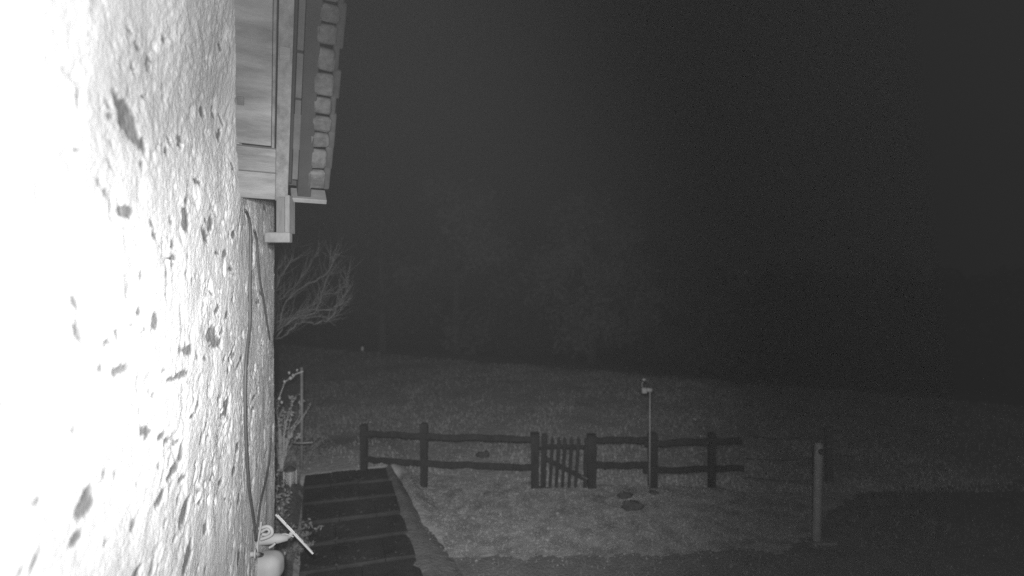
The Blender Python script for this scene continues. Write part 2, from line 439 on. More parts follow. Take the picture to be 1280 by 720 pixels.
# recessed boards of the long panel, two wide ones side by side, and the lipping along their outer edge
sM = sL + (sP-sL)*.62
vbox('soffit_panel', M['shutter_wood'], sL, sP-.022, u187+.01, u187+1.15, .012, .035, jit=.001)
vbox('soffit_panel', M['shutter_wood'], sL, sP-.022, u187+1.156, UT, .013, .035, jit=.001)
vbox('lipping', M['barge'], sP-.02, sP-.004, u187+.004, UT, .004, .04)
vbox('knot_plate', M['iron'], s_at(296, u_at(134)), s_at(305, u_at(134)), u_at(138), u_at(128), .004, .013, .002)
vbox('barge_board', M['barge'], sP+.004, sB, .005, UT, -.018, .16)
vbox('barge_patch', M['shutter_wood'], sP+.012, sB-.012, u_at(72), u_at(55), -.024, -.017, .002)
s366, s369, s371, s387, s406 = s_at(363.5), s_at(367), s_at(371.5), s_at(388), s_at(407)
vbox('tarred_strip', M['tar_wood'], sB+.002, s366, .12, UT, .01, .15)  # the gap's darkness is put into this strip's near-black colour
us = [.14, .55, u_at(118)-.3, u_at(118)-.01, u_at(60), UT]
for a, b in zip(us[:-1], us[1:]):
    vbox('batten', M['batten'], s366+.003, s371-.002, a+.006, b-.006, random.uniform(.0, .012), .14, .003)
vbox('gutter_board', M['tar_wood'], s371, s387, .034, UT, .006, .15)  # near-black colour painted in for the dark gap under the tiles
vbox('eaves_board', mat('grey eaves board', .05, .09, 6, .8, .002, 30), s366+.002, s_at(408), .0, .03, -.012, .12)
roof = vbox('roof', M['dark_wood'], sL-3.8, s_at(388), .02, UT, .165, .21)
# verge tiles: each a thick slab with rounded corners
pys = [238, 212, 186, 166, 144, 121, 89, 57, 28, 2]
ue = [u_at(p, s387) for p in pys]
while ue[-1] < UT: ue.append(ue[-1]+.115)
tilebms = []
for k in range(len(ue)-1):
    L = ue[k+1]-ue[k]
    bm = bmesh.new()
    w = (s406-s387)*random.uniform(.88, 1.0)
    vs = box(bm, (-.02, .004, 0), (w, L-.007-random.uniform(0, .006), .05), None, min(.022, L*.28), 4)
    tl = Matrix.Rotation(random.uniform(-.05, .05), 4, 'Z') @ Matrix.Rotation(random.uniform(-.06, .06), 4, 'X') @ Matrix.Rotation(random.uniform(-.1, .1), 4, 'Y')
    for v in vs: v.co = VF @ (Matrix.Translation((s387, ue[k], random.uniform(-.004, .01))) @ (tl @ v.co))
    o = link_mesh('roof_tile', bm, M['tile'], roof, True)
    bm = bmesh.new()                                 # darker outer tile of the same course, set back above
    vs = box(bm, (w-.01, -.01, .03), (w+.03+random.uniform(-.008, .008), L+.01, .065), None, .01, 2)
    for v in vs: v.co = VF @ (Matrix.Translation((s387, ue[k], .01)) @ v.co)
    link_mesh('roof_tile', bm, M['dark_wood'], roof, True)
# foot of the barge board and the beam end it sits on
bt = P(345, 250, 3.13); bb = P(345, 291, 3.13); wv = P(362, 291, 3.13)-bb
bm = bmesh.new()
fx = frame(bb, RGT, FWD, None)
bw = wv.length; bh = bt.z-bb.z
box(bm, (0, 0, 0), (bw*.62, .07, bh+.02), fx, .003, 1); link_mesh('barge_foot', bm, M['foot'], house)
bm = bmesh.new(); box(bm, (bw*.66, -.004, 0), (bw, .08, bh+.03), fx, .003, 1); link_mesh('barge_foot_edge', bm, M['barge'], house)
fx2 = frame(P(330, 303, 3.10), RGT, FWD, None)
q = P(362, 290, 3.10)-P(330, 303, 3.10)
bm = bmesh.new(); box(bm, (0, 0, 0), (q.dot(RGT), .045, q.z), fx2, .008, 2); link_mesh('beam_end', bm, mat('beam end wood', .05, .09, 8, .8, .003, 40), house)
# ------------------------------------------------------------------ cables on the wall
def wall_cable(pts, r, label, off=.016):
    q = []
    for px, py in pts:
        h = wall_hit(px, py); h.x += off + r; q.append(h)
    bm = bmesh.new(); tube(bm, smooth_curve(q, 8), r, 6)
    o = link_mesh('wall_cable', bm, M['cable'], None, True)
    return tag(o, label, 'cable')
wall_cable([(301, 262), (306, 274), (308, 300), (307, 360), (307, 405), (303, 440), (301, 475), (301, 520), (303, 570), (306, 610), (312, 650), (315, 676)], .009,
           'long thin cable running down the white wall from the verge to the lamp')
wall_cable([(313, 288), (316, 300), (319, 340), (325, 375), (330, 405), (333, 424)], .008, 'short thin cable slanting down below the beam end')
wall_cable([(335, 548), (332, 580), (327, 605), (321, 630), (317, 660), (316, 676)], .007, 'dark cable curving up the wall from the lamp toward the shrubs')

# ------------------------------------------------------------------ wall lamp, solar panel and cable loop
DL = 4.0
lam = thing('wall_lamp', P(332, 705, DL), 'rounded white wall lamp below the tilted solar panel', 'lamp')
def at_lamp(px, py, d): return P(px, py, d) - lam.location
bm = bmesh.new()
k_ = DL/640
box(bm, (0, -.11, -.22), (36*k_, .10, 0), frame(at_lamp(317, 690.5, DL), RGT, FWD), .082, 8)
link_mesh('housing', bm, M['white'], lam, True)
bm = bmesh.new(); w0 = wall_hit(313, 693)-lam.location
p1 = at_lamp(328, 694, DL)
tube(bm, [w0 + Vector((-.05, 0, 0)), w0 + Vector((.02, 0, 0)), p1], [.018, .018, .016], 10)
link_mesh('bracket', bm, M['white'], lam, True)
bm = bmesh.new(); lathe(bm, [(.03, -.006), (.036, 0), (.03, .006)], 16, Matrix.Translation(w0+Vector((.03, 0, 0))) @ Matrix.Rotation(R_(90), 4, 'Y'))
link_mesh('wall_plate', bm, M['white'], lam, True)

sol = thing('solar_panel', P(345, 672, DL), 'small solar panel seen edge on at the end of its white arm', 'solar panel')
def at_sol(px, py, d): return P(px, py, d) - sol.location
a = at_sol(344.5, 643, DL-.04); b = at_sol(391.5, 692.5, DL-.04)
ax = (b-a).normalized(); vw = (P(368, 668, DL)-CAM).normalized()
yv = (vw - ax*vw.dot(ax)).normalized()
fm = frame(a, ax, yv)
L = (b-a).length
bm = bmesh.new(); box(bm, (0, 0, -.007), (L, .26, .007), fm, .003, 1); link_mesh('panel_frame', bm, M['panel_edge'], sol)
zup = (fm.to_3x3() @ Vector((0, 0, 1))).z > 0
for k in range(4):
    bm = bmesh.new(); z0 = .008 if zup else -.010
    box(bm, (.014+k*(L-.028)/4+.003, .015, z0), (.014+(k+1)*(L-.028)/4-.003, .245, z0+.002), fm); link_mesh('solar_cell', bm, M['cell'], sol)
bm = bmesh.new()
w1 = wall_hit(317, 676)-sol.location; w1 = at_sol(318, 675, DL+.02)
e1 = at_sol(360, 672, DL+.05); e2 = fm @ Vector((L*.46, .10, -.002))
tube(bm, [w1+Vector((-.12, .0, 0)), w1, at_sol(335, 674, DL+.02), at_sol(348, 673, DL+.03), e1], [.036, .042, .042, .038, .024], 12)
link_mesh('arm', bm, M['white'], sol, True)
bm = bmesh.new(); tube(bm, [e1, (e1+e2)/2, e2], [.020, .016, .016], 10); link_mesh('ball_joint', bm, M['white'], sol, True)
bm = bmesh.new(); tube(bm, smooth_curve([at_sol(352, 668, DL), at_sol(357, 667.5, DL), at_sol(363, 669.5, DL), at_sol(367, 671, DL)], 4), .005, 6); link_mesh('lead', bm, M['white_cable'], sol, True)

def cable(name, pts, r, label, m=None, d=DL, group=None):
    bm = bmesh.new(); tube(bm, smooth_curve([P(p[0], p[1], (p[2] if len(p) > 2 else d)) for p in pts], 7), r, 7)
    return tag(link_mesh(name, bm, m or M['white_cable'], None, True), label, 'cable', group)
coil = thing('cable_coil', P(325, 670, DL-.1), 'loop of white cable hanging on the wall above the lamp', 'cable')
def cpart(pts, r, d):
    bm = bmesh.new(); tube(bm, smooth_curve([P(p[0], p[1], d)-coil.location for p in pts], 8), r, 7)
    link_mesh('strand', bm, M['white_cable'], coil, True)
cpart([(316, 719), (316, 700), (315, 680), (315.5, 668), (319, 662), (326, 660), (334, 658), (339, 661), (340, 667), (335, 671), (326, 674)], .013, DL-.12)
cpart([(318, 719), (318, 700), (318, 684), (321, 670), (328, 664), (334, 661), (337, 664), (334, 668), (328, 668)], .012, DL-.09)
cpart([(322, 692), (322, 680), (324, 668), (325.5, 660), (326.5, 652)], .008, DL-.14)
cpart([(344, 679), (341, 682), (336.5, 684.5)], .009, DL-.1)

# ------------------------------------------------------------------ plants
def blob_leaf(v, f, c, s, rng):
    n0 = len(v); a = Vector((rng.gauss(0, 1), rng.gauss(0, 1), rng.gauss(0, 1))).normalized()
    b = a.orthogonal().normalized(); b = Matrix.Rotation(rng.uniform(0, 6.3), 3, a) @ b; c2 = a.cross(b)
    v += [tuple(c+b*s), tuple(c+c2*s*.45), tuple(c-b*s), tuple(c-c2*s*.45)]; f.append((n0, n0+1, n0+2, n0+3))
def stem_plant(name, base, h, nst, spread, label, cat, mleaf, mstem, seed, leaf=.03, nleaf=16, lean=(0, 0), group=None, droop=.15, r0=.006):
    rng = random.Random(seed); t = thing(name, base, label, cat, group)
    v, f = [], []; bm = bmesh.new()
    for i in range(nst):
        a = rng.uniform(0, 6.3); sp = spread*rng.uniform(.2, 1); hh = h*rng.uniform(.55, 1.05)
        p = [Vector((math.cos(a)*sp*.15*k/4 + math.cos(a)*sp*(k/4)**1.6+lean[0]*k/4, math.sin(a)*sp*.15*k/4+math.sin(a)*sp*(k/4)**1.6+lean[1]*k/4, hh*(k/4) - droop*h*(k/4)**3*(sp/max(spread, .01)))) + Vector((rng.gauss(0, .035*k*h/4), rng.gauss(0, .035*k*h/4), rng.gauss(0, .02*k*h/4))) for k in range(5)]
        pts = smooth_curve(p, 4); tube(bm, pts, [r0*(1-.75*k/len(pts)) for k in range(len(pts))], 5)
        for _ in range(nleaf):
            q = pts[min(len(pts)-1, int(len(pts)*(rng.random()**.6)))]
            blob_leaf(v, f, q+Vector((rng.gauss(0, .6), rng.gauss(0, .6), rng.gauss(0, .4)))*leaf*1.1, leaf*rng.uniform(.5, 1.2), rng)
    link_mesh('stem', bm, mstem, t, True); raw_mesh('foliage', v, f, mleaf, t)
    return t
def gp(px, py, z=0.0):
    p = G(px, py, z); p.z = gz(p.x, p.y); return p
def ap(px, py, d):              # under the pixel, d deep, on the ground
    p = P(px, py, d); return Vector((p.x, p.y, gz(p.x, p.y)))
stem_plant('shrub', ap(352, 560, 9.4), 1.45, 22, .55, 'tall feathery shrub by the house corner below the pale twig', 'shrub', M['frond'], M['twig'], 3, .036, 30, r0=.009)
stem_plant('shrub', ap(340, 560, 6.6), 1.2, 24, .28, 'bushy grey shrub against the house corner behind the wall lamp', 'shrub', M['sprig'], M['bark'], 5, .03, 30)
stem_plant('shrub', ap(366, 640, 6.8), .55, 26, .36, 'low spreading shrub between the solar panel and the steps', 'shrub', M['leaf'], M['bark'], 6, .032, 30)
stem_plant('shrub', ap(385, 600, 9.9), .5, 24, .4, 'small shrub behind the lantern beyond the top of the steps', 'shrub', M['leaf'], M['bark'], 8, .03, 30)
stem_plant('seedling', ap(880, 540, 10.2), 1.28, 5, .22, 'pale leafy plant rising above the right end of the fence', 'plant', M['sprig'], M['bark'], 12, .055, 9)
stem_plant('seedling', ap(528, 540, 10.6), 1.0, 6, .35, 'faint wispy plant behind the second fence post from the left', 'plant', M['sprig'], M['bark'], 13, .03, 8)
stem_plant('seedling', ap(452, 540, 10.6), 1.15, 6, .3, 'faint wispy plant behind the leftmost fence post', 'plant', M['sprig'], M['bark'], 15, .03, 8)

# garden stake with a pale budding twig tied to it
DS = 9.5
base = ap(377, 560, DS); top = P(377, 459, DS)
t = thing('garden_stake', base, 'thin grey stake standing behind the shrubs at the house corner', 'stake')
bm = bmesh.new(); tube(bm, [(0, 0, -.05), (.004, 0, (top.z-base.z)*.5), (0, 0, top.z-base.z)], [.029, .028, .026], 10); link_mesh('shaft', bm, M['pole'], t, True)
tw = thing('twig', P(378, 464, DS-.04), 'pale budding twig tied to the top of the grey stake', 'twig')
tp = [P(p[0], p[1], DS-.05)-tw.location for p in [(379, 464), (374, 466), (369, 468), (366, 472), (361, 474), (356, 478), (353, 486), (350, 494), (349, 500)]]
bm = bmesh.new(); tube(bm, smooth_curve(tp, 5), [.011]*12+[.007]*29, 6); link_mesh('stem', bm, M['twig'], tw, True)
for (px, py, r) in [(363, 472.5, .032), (361.5, 466, .026), (371.5, 462.5, .02), (355.5, 477, .024), (366, 469, .022), (349, 498, .03), (352, 503, .025)]:
    bm = bmesh.new(); bmesh.ops.create_icosphere(bm, subdivisions=2, radius=r*.8)
    c = P(px, py, DS-.05)-tw.location
    for v in bm.verts: v.co = Vector((v.co.x, v.co.y, v.co.z*1.4)) * (1+.4*random.uniform(-1, 1)) + c
    link_mesh('bud', bm, M['twig'], tw, True)
cn = thing('cane', P(380, 553, 8.0), 'pale horizontal cane lying across the shrub top', 'cane')
bm = bmesh.new(); tube(bm, [P(363, 553, 8.0)-cn.location, P(376, 554, 8.0)-cn.location, P(391, 553, 8.0)-cn.location], .012, 7); link_mesh('cane_shaft', bm, M['pole'], cn, True)

# lantern
LB = ap(362.5, 612, 8.75)
ln = thing('lantern', LB, 'small dark lantern with bright glass standing among the shrubs by the steps', 'lantern')
hh = 26/640*8.75; ww = 16/640*8.75
bm = bmesh.new(); lathe(bm, [(ww*.5, 0), (ww*.52, .012), (ww*.42, .03), (ww*.36, .04)], 16); link_mesh('base', bm, M['iron'], ln, True)
bm = bmesh.new(); lathe(bm, [(ww*.36, .041), (ww*.42, hh*.3), (ww*.42, hh*.6), (ww*.36, hh*.76)], 20); link_mesh('glass', bm, M['glass'], ln, True)
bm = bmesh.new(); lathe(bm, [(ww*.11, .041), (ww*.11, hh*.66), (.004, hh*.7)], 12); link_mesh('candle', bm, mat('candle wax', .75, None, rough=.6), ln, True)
bm = bmesh.new(); lathe(bm, [(ww*.46, hh*.765), (ww*.4, hh*.82), (ww*.18, hh*.95), (.004, hh)], 16); link_mesh('cap', bm, M['iron'], ln, True)
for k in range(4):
    a = k*math.pi/2+.45-PSI; bm = bmesh.new(); tube(bm, [(ww*.45*math.cos(a), ww*.45*math.sin(a), .03), (ww*.45*math.cos(a), ww*.45*math.sin(a), hh*.77)], .009, 5); link_mesh('rod', bm, M['lantern_rod'], ln)  # pale rods: highlights of the lantern glass put into their colour
bm = bmesh.new(); tube(bm, [(ww*.4*math.cos(a_), 0, hh*.95+ww*.45*math.sin(a_)) for a_ in np.linspace(0, math.pi, 12)], .003, 5); link_mesh('handle', bm, M['iron'], ln)
# two glints beside the solar panel: painted in as small white knobs on short pegs
for (px, py, d, lab) in [(349, 636, 6.0, 'small glinting peg in the shrubs above the solar panel'), (356, 691.5, 5.6, 'small glinting peg in the shrubs right of the white lamp')]:
    pg = P(px, py, d); pt = thing('marker_peg', pg, lab, 'peg')
    bm = bmesh.new(); bmesh.ops.create_icosphere(bm, subdivisions=2, radius=.013)
    for v in bm.verts: v.co.z *= 1.6
    link_mesh('knob', bm, M['white'], pt, True)
    bm = bmesh.new(); tube(bm, [(0, 0, -.018), (0, 0, gz(pg.x, pg.y)-pg.z-.05)], .006, 6); link_mesh('shaft', bm, M['iron'], pt, True)

# bare tree behind the house corner
def bare_tree():
    D = 8.6
    base = ap(322, 560, D)
    t = thing('bare_tree', base, 'leafless tree spreading pale branches from behind the house corner', 'tree')
    fork = P(328, 432, D)-base
    bm = bmesh.new(); tube(bm, smooth_curve([Vector((0, 0, -.1)), Vector((.02, .03, .8)), Vector((-.03, .0, 1.6)), fork], 5), [.10-.04*k/15 for k in range(16)], 9); link_mesh('trunk', bm, M['bark'], t, True)
    rng = random.Random(21)
    targets = [[(352, 418), (372, 408), (395, 399), (413, 398), (430, 382), (437, 362)], [(350, 405), (378, 388), (402, 372), (425, 356), (437, 340)], [(345, 400), (365, 370), (390, 350), (410, 330), (420, 312)],
               [(340, 400), (350, 360), (362, 330), (370, 305)], [(350, 412), (380, 400), (408, 385), (424, 376), (440, 350)], [(343, 395), (356, 372), (380, 340), (392, 316)], [(330, 400), (322, 360), (310, 320)], [(350, 408), (385, 392), (415, 392), (433, 372)],
               [(342, 385), (352, 345), (358, 318)], [(348, 410), (370, 395), (396, 378), (412, 352), (415, 335)]]
    for tg in targets:
        dd = D+rng.uniform(-.5, .7)
        pts = [q+Vector((rng.gauss(0, .018), rng.gauss(0, .018), rng.gauss(0, .018))) for q in smooth_curve([fork] + [P(p[0]+rng.uniform(-5, 5), p[1]+rng.uniform(-5, 5), dd)-base for p in tg], 5)]
        bm = bmesh.new(); n = len(pts)
        tube(bm, pts, [.011*(1-.85*k/n)+.0018 for k in range(n)], 6)
        for _ in range(44):                          # twigs
            i = rng.randrange(4, n-1); p = pts[i]; dr = (pts[i+1]-pts[i]).normalized()
            dr = (dr + Vector((rng.gauss(0, .5), rng.gauss(0, .5), rng.gauss(.2, .4)))).normalized(); L = rng.uniform(.15, .5)
            q = [p, p+dr*L*.5+Vector((0, 0, .02)), p+dr*L+Vector((0, 0, .08))]
            tube(bm, q, [.0032, .0024, .0012], 4)
        link_mesh('limb', bm, M['bark'], t, True)
bare_tree()

# ------------------------------------------------------------------ post and rail fence
DF = 9.2
def fpos(px, d=DF):
    p = P(px, 600, d); return Vector((p.x, p.y, 0))
def post_into(parent, px, w, ytop, ybase, d=DF, m='dark_wood'):
    p = P(px, ytop, d); b = P(px, ybase, d); o = parent.location
    bm = bmesh.new(); wm = w/640*d/2
    fr = frame(Vector((p.x, p.y, 0))-Vector((o.x, o.y, 0)), RGT, FWD)
    vs = box(bm, (-wm, -wm, b.z-o.z-.25), (wm, wm, p.z-o.z), fr, .008, 1, .006)
    return link_mesh('post', bm, M[m], parent)
def rail_into(parent, pa, pb, thick, da=DF, db=DF, off=-.045):
    o = parent.location; a = P(pa[0], pa[1], da)-o; b = P(pb[0], pb[1], db)-o
    ax = (b-a); fr = frame(a+FWD*off, ax, FWD, None)
    # keep the rail upright
    x = ax.normalized(); z = Vector((0, 0, 1)); y = z.cross(x).normalized(); z = x.cross(y)
    fr = Matrix((x, y, z)).transposed().to_4x4(); fr.translation = a+FWD*off
    h = thick/640*da/2; L = ax.length; bm = bmesh.new(); n = 10
    rings = []
    for i in range(n+1):
        t = i/n; jz = .014*random.uniform(-1, 1); jy = .008*random.uniform(-1, 1); hh = h*random.uniform(.88, 1.1)
        if 0 < i < n: pass
        rings.append([bm.verts.new(fr @ Vector((t*L, yy*.022+jy, zz*hh+jz))) for yy, zz in ((-1, -.8), (-.7, -1), (.7, -1), (1, -.8), (1, .8), (.7, 1), (-.7, 1), (-1, .8))])
    for i in range(n):
        for k in range(8): bm.faces.new((rings[i][k], rings[i][(k+1) % 8], rings[i+1][(k+1) % 8], rings[i+1][k]))
    bm.faces.new(rings[0][::-1]); bm.faces.new(rings[-1])
    return link_mesh('rail', bm, M['dark_wood'], parent)
fl = thing('rail_fence', fpos(560), 'dark two rail wooden fence left of the gate', 'fence')
post_into(fl, 455, 8, 531, 600, 9.5); post_into(fl, 530, 8.5, 529, 609)
rail_into(fl, (456, 541), (530, 544), 6.6, 9.45, 9.2); rail_into(fl, (456, 573), (530, 579), 6.6, 9.45, 9.2)
rail_into(fl, (529, 544.5), (667, 548), 6.8); rail_into(fl, (529, 578), (667, 583), 7.2)
fr_ = thing('rail_fence', fpos(830), 'dark two rail wooden fence right of the gate', 'fence')
post_into(fr_, 816, 10, 541, 614); post_into(fr_, 890, 8, 541, 608)
rail_into(fr_, (742, 548.5), (813, 549), 7); rail_into(fr_, (742, 580.5), (813, 580), 7.4)
rail_into(fr_, (804, 554), (926, 549.5), 7, DF-.06, DF-.06); rail_into(fr_, (803, 587), (928, 584), 7.4, DF-.06, DF-.06)
for px, w, lab in [(668.5, 10, 'thick dark gate post on the left of the picket gate'), (739.5, 10, 'thick dark gate post on the right of the picket gate')]:
    gt = thing('gate_post', fpos(px, DF-.02), lab, 'post')
    post_into(gt, px, w, 543 if px < 700 else 544.5, 618, DF-.02)
    bm = bmesh.new(); w2 = w/640*DF/2; tp = P(px, 543 if px < 700 else 544.5, DF-.02).z
    box(bm, (-w2*1.1, -w2*1.1, tp+.002), (w2*1.1, w2*1.1, tp+.022), frame((0, 0, 0), RGT, FWD), .006, 1); link_mesh('post_cap', bm, M['dark_wood'], gt)
gate = thing('picket_gate', fpos(706, DF-.03), 'dark picket gate with diagonal brace hung between two thick posts', 'gate')
def gbar(name, a, b, w, dep=0.0, th=.022):
    A = P(a[0], a[1], DF-.03+dep)-gate.location; B = P(b[0], b[1], DF-.03+dep)-gate.location
    x = (B-A).normalized(); y = FWD; z = x.cross(y).normalized(); y = z.cross(x)
    fr = Matrix((x, y, z)).transposed().to_4x4(); fr.translation = A; L = (B-A).length; h = w/640*DF/2
    bm = bmesh.new(); box(bm, (0, -th/2, -h), (L, th/2, h), fr, .004, 1, .003)
    return bm
def gadd(name, bm): return link_mesh(name, bm, M['dark_wood'], gate)
gadd('stile', gbar('stile', (678.5, 617), (680.5, 542), 6.5, 0, .05))
gadd('stile', gbar('stile', (730.5, 620), (733, 548), 4.5, 0, .05))
gadd('gate_rail', gbar('r', (682, 557.5), (732, 558.5), 4.5, .03)); gadd('gate_rail', gbar('r', (680, 613.5), (731, 614.5), 6.5, .03))
gadd('brace', gbar('b', (682, 573), (732, 599), 5.5, .03))
for (xt, xb) in [(690.5, 687), (698.5, 694.5), (706, 702.5), (714.5, 710.5), (723, 718.5)]:
    bm = gbar('p', (xb, 620), (xt, 548.5), 3.8, 0)
    # pointed top
    A = P(xt, 549, DF-.03)-gate.location; h = 2.1/640*DF
    tip = bm.verts.new(A + UP*.055); ring = [bm.verts.new(A+RGT*sx*h*.98+FWD*sy*.0105) for sx, sy in ((-1, -1), (1, -1), (1, 1), (-1, 1))]
    for k in range(4): bm.faces.new((ring[k], ring[(k+1) % 4], tip))
    bm.faces.new(ring[::-1])
    gadd('picket', bm)
bm = gbar('l', (727, 595), (735, 599), 1.6, -.04, .012); link_mesh('latch', bm, mat('latch', .07, .1, 9, .6), gate)
bm = gbar('h', (667, 560), (690, 559), 2.5, -.045, .006); link_mesh('hinge', bm, M['tar_wood'], gate)
bm = gbar('h', (667, 608), (690, 611), 2.5, -.045, .006); link_mesh('hinge', bm, M['tar_wood'], gate)

# wire fence running on to the right
wf = thing('wire_fence', fpos(1036, 9.5), 'slack wire fence ending at a thin post behind the pale bollard', 'fence')
o = wf.location
post_into(wf, 1036, 7, 533, 610, 9.5, 'grey_post')
for (ya, yb) in [(543, 547), (573, 571), (596, 600)]:
    bm = bmesh.new(); tube(bm, smooth_curve([P(928, ya, 9.3)-o, P(980, (ya+yb)/2+3, 9.4)-o, P(1036, yb, 9.45)-o], 5), .007, 5); link_mesh('wire', bm, M['iron'], wf, True)

# pale bollard
bb_ = G(1021, 679); bo = thing('bollard', bb_, 'pale round bollard with a dark hole near its top, standing alone', 'bollard')
db = (bb_-CAM).dot(FWD); hb = P(1022, 553, db).z; rb = 5.5/640*db
lean = RGT*.03
bm = bmesh.new(); lathe(bm, [(rb*1.02, -.05), (rb, .05), (rb*.96, hb*.5), (rb*.95, hb-.04), (rb*.8, hb-.012), (rb*.4, hb), (.001, hb+.002)], 20)
for v in bm.verts: v.co += lean*(v.co.z/hb)
link_mesh('shaft', bm, M['pale_post'], bo, True)
fv = frame(Vector((0, 0, hb-.115)) + lean - FWD*(rb*.9), RGT, UP)
bm = bmesh.new(); lathe(bm, [(rb*.62, -.02), (rb*.7, .0), (rb*.62, .014), (rb*.45, .016), (rb*.4, .004), (.001, .002)], 18, fv); link_mesh('eye', bm, M['black'], bo, True)
bm = bmesh.new(); box(bm, (-.11, -.09, -.02), (.24, .1, .05), frame((0, 0, 0), RGT, FWD), .01, 2, .006); link_mesh('foot', bm, mat('foot concrete', .1, .16, 9, .9), bo)

# sensor pole
dp = DF-.16
ps = thing('sensor_pole', fpos(812, dp), 'thin metal pole with a small white sensor head rising over the fence', 'pole')
def ap_(px, py, d=dp): return P(px, py, d)-ps.location
zb = 0
bm = bmesh.new(); a = ap_(812, 612); b = ap_(812.5, 488); tube(bm, [a, (a+b)/2, b], [.017, .015, .014], 9); link_mesh('pole', bm, M['pole'], ps, True)
bm = bmesh.new(); fr2 = frame(ap_(802, 491.5), RGT, FWD); k = dp/640
box(bm, (0, -.05, 0), (6*k, .05, 7*k), fr2, .018, 3, .004); link_mesh('sensor_head', bm, M['white'], ps, True)
bm = bmesh.new(); box(bm, (6.2*k, -.035, 2*k), (13*k, .035, 6.6*k), fr2, .012, 2, .004); link_mesh('bracket', bm, M['pole'], ps, True)
bm = bmesh.new(); tube(bm, smooth_curve([ap_(804, 485), ap_(802.5, 481), ap_(803.5, 477)], 3), .008, 6); link_mesh('aerial', bm, M['pole'], ps, True)
bm = bmesh.new(); bmesh.ops.create_uvsphere(bm, u_segments=12, v_segments=8, radius=.03)
for v in bm.verts: v.co = Vector((v.co.x*1.2, v.co.y, v.co.z*.8)) + ap_(805, 474.5)
link_mesh('cup', bm, M['white'], ps, True)

# reflector far out in the field
rp = ap(453, 436, 24.3); rt = thing('marker_post', rp, 'tiny white reflector post far out in the dark field', 'marker')
zt = P(453, 436, 24.3).z-rp.z+.0
bm = bmesh.new(); tube(bm, [(0, 0, min(-.2, zt-.4)), (0, 0, zt-.12)], .03, 6); link_mesh('stake', bm, M['bark_far'], rt, True)
bm = bmesh.new(); lathe(bm, [(.03, zt-.115), (.06, zt-.05), (.06, zt+.08), (.02, zt+.12)], 12); link_mesh('reflector', bm, mat('reflector', .8, None, rough=.3), rt, True)

# dark clods on the gravel and molehills behind the fence
def clod(px, py, w, h, label, name='earth_clod', cat='clod', seed=0):
    p = gp(px, py); d = (p-CAM).dot(FWD); bm = bmesh.new(); bmesh.ops.create_icosphere(bm, subdivisions=3, radius=1)
    rng = random.Random(seed); k = d/640
    for v in bm.verts:
        n_ = 1+1.5*float(fbm(np.array(v.co.x*1.7+seed), np.array(v.co.y*1.7+v.co.z*2), 3))
        q = v.co*n_; v.co = RGT*(q.x*w/2*k) + FWD*(q.y*w*.42*k) + UP*(q.z*h*k*1.0)
    o = link_mesh(name, bm, M['mole'], None, True); o.location = p+UP*.03
    return tag(o, label, cat)
clod(790, 637, 25, 10, 'larger dark clod of earth on the gravel below the sensor pole', seed=1)
clod(781, 624, 16, 7, 'smaller dark clod of earth on the gravel behind the larger one', seed=2)
clod(603, 571, 16, 5, 'small molehill in the grass behind the left fence rails', 'molehill', 'molehill', 3)
clod(818, 619, 11, 3, 'flat dark clod at the foot of the post holding the sensor pole', seed=5)

# ------------------------------------------------------------------ grass and gravel stones
rng = np.random.RandomState(11)
def inside_yard(x, y):
    c = [(p.x, p.y) for p in yard]; ins = np.zeros(x.shape, bool)
    for i in range(len(c)):
        a = c[i]; b = c[(i+1) % len(c)]
        ins ^= ((a[1] > y) != (b[1] > y)) & (x < (b[0]-a[0])*(y-a[1])/(b[1]-a[1])+a[0])
    return ins
def blades(name, n, d0, d1, hmin, hmax, w, m, label, pxa=330, pxb=1320, keep=None):
    d = d0 + (d1-d0)*rng.rand(n)**1.2; px = pxa+(pxb-pxa)*rng.rand(n)
    lat = d*(px-640)/640
    x = FWD.x*d + RGT.x*lat; y = FWD.y*d + RGT.y*lat
    cl = fbm(x*.8, y*.8, 3)+.25*vnoise(x*4, y*4)
    k = (cl+.12 > .55*rng.rand(n)-.22)
    k &= ~((x > -.6) & (x < 1.6) & (y < 10.0)) & ~((x < -.5) & (y < 5.8))
    if keep is not None: k &= keep(x, y)
    k &= d < np.clip(26-.435*(lat+10.6), 13, 30)+.5
    x, y, cl = x[k], y[k], cl[k]; n = len(x)
    z = ground_z(x, y); h = (hmin+(hmax-hmin)*rng.rand(n)**2)*(.7+1.2*np.clip(cl+.2, 0, 1)); a = rng.rand(n)*6.283; la = rng.rand(n)*6.283; ln = h*.5*rng.rand(n)
    ww = w*(.6+.8*rng.rand(n))
    v = np.zeros((n, 3, 3))
    v[:, 0] = np.stack([x+ww*np.cos(a), y+ww*np.sin(a), z-.01], -1); v[:, 1] = np.stack([x-ww*np.cos(a), y-ww*np.sin(a), z-.01], -1)
    v[:, 2] = np.stack([x+ln*np.cos(la), y+ln*np.sin(la), z+h], -1)
    o = raw_mesh(name, v.reshape(-1, 3).tolist(), np.arange(n*3).reshape(n, 3).tolist(), m)
    return tag(o, label, None, None, 'stuff')
blades('meadow_grass', 110000, 9.0, 31, .02, .10, .014, M['blade'], 'rough winter grass covering the field behind the fence', keep=lambda x, y: ~inside_yard(x, y))
blades('verge_grass', 16000, 5.6, 9.4, .02, .07, .008, M['leaf'], 'short dark grass around the edges of the gravel', 520, 1320, keep=lambda x, y: ~inside_yard(x, y))
v, f = [], []
oc = np.array([(1, 0, 0), (-1, 0, 0), (0, 1, 0), (0, -1, 0), (0, 0, 1), (0, 0, -1)], float); of = [(0, 2, 4), (2, 1, 4), (1, 3, 4), (3, 0, 4), (2, 0, 5), (1, 2, 5), (3, 1, 5), (0, 3, 5)]
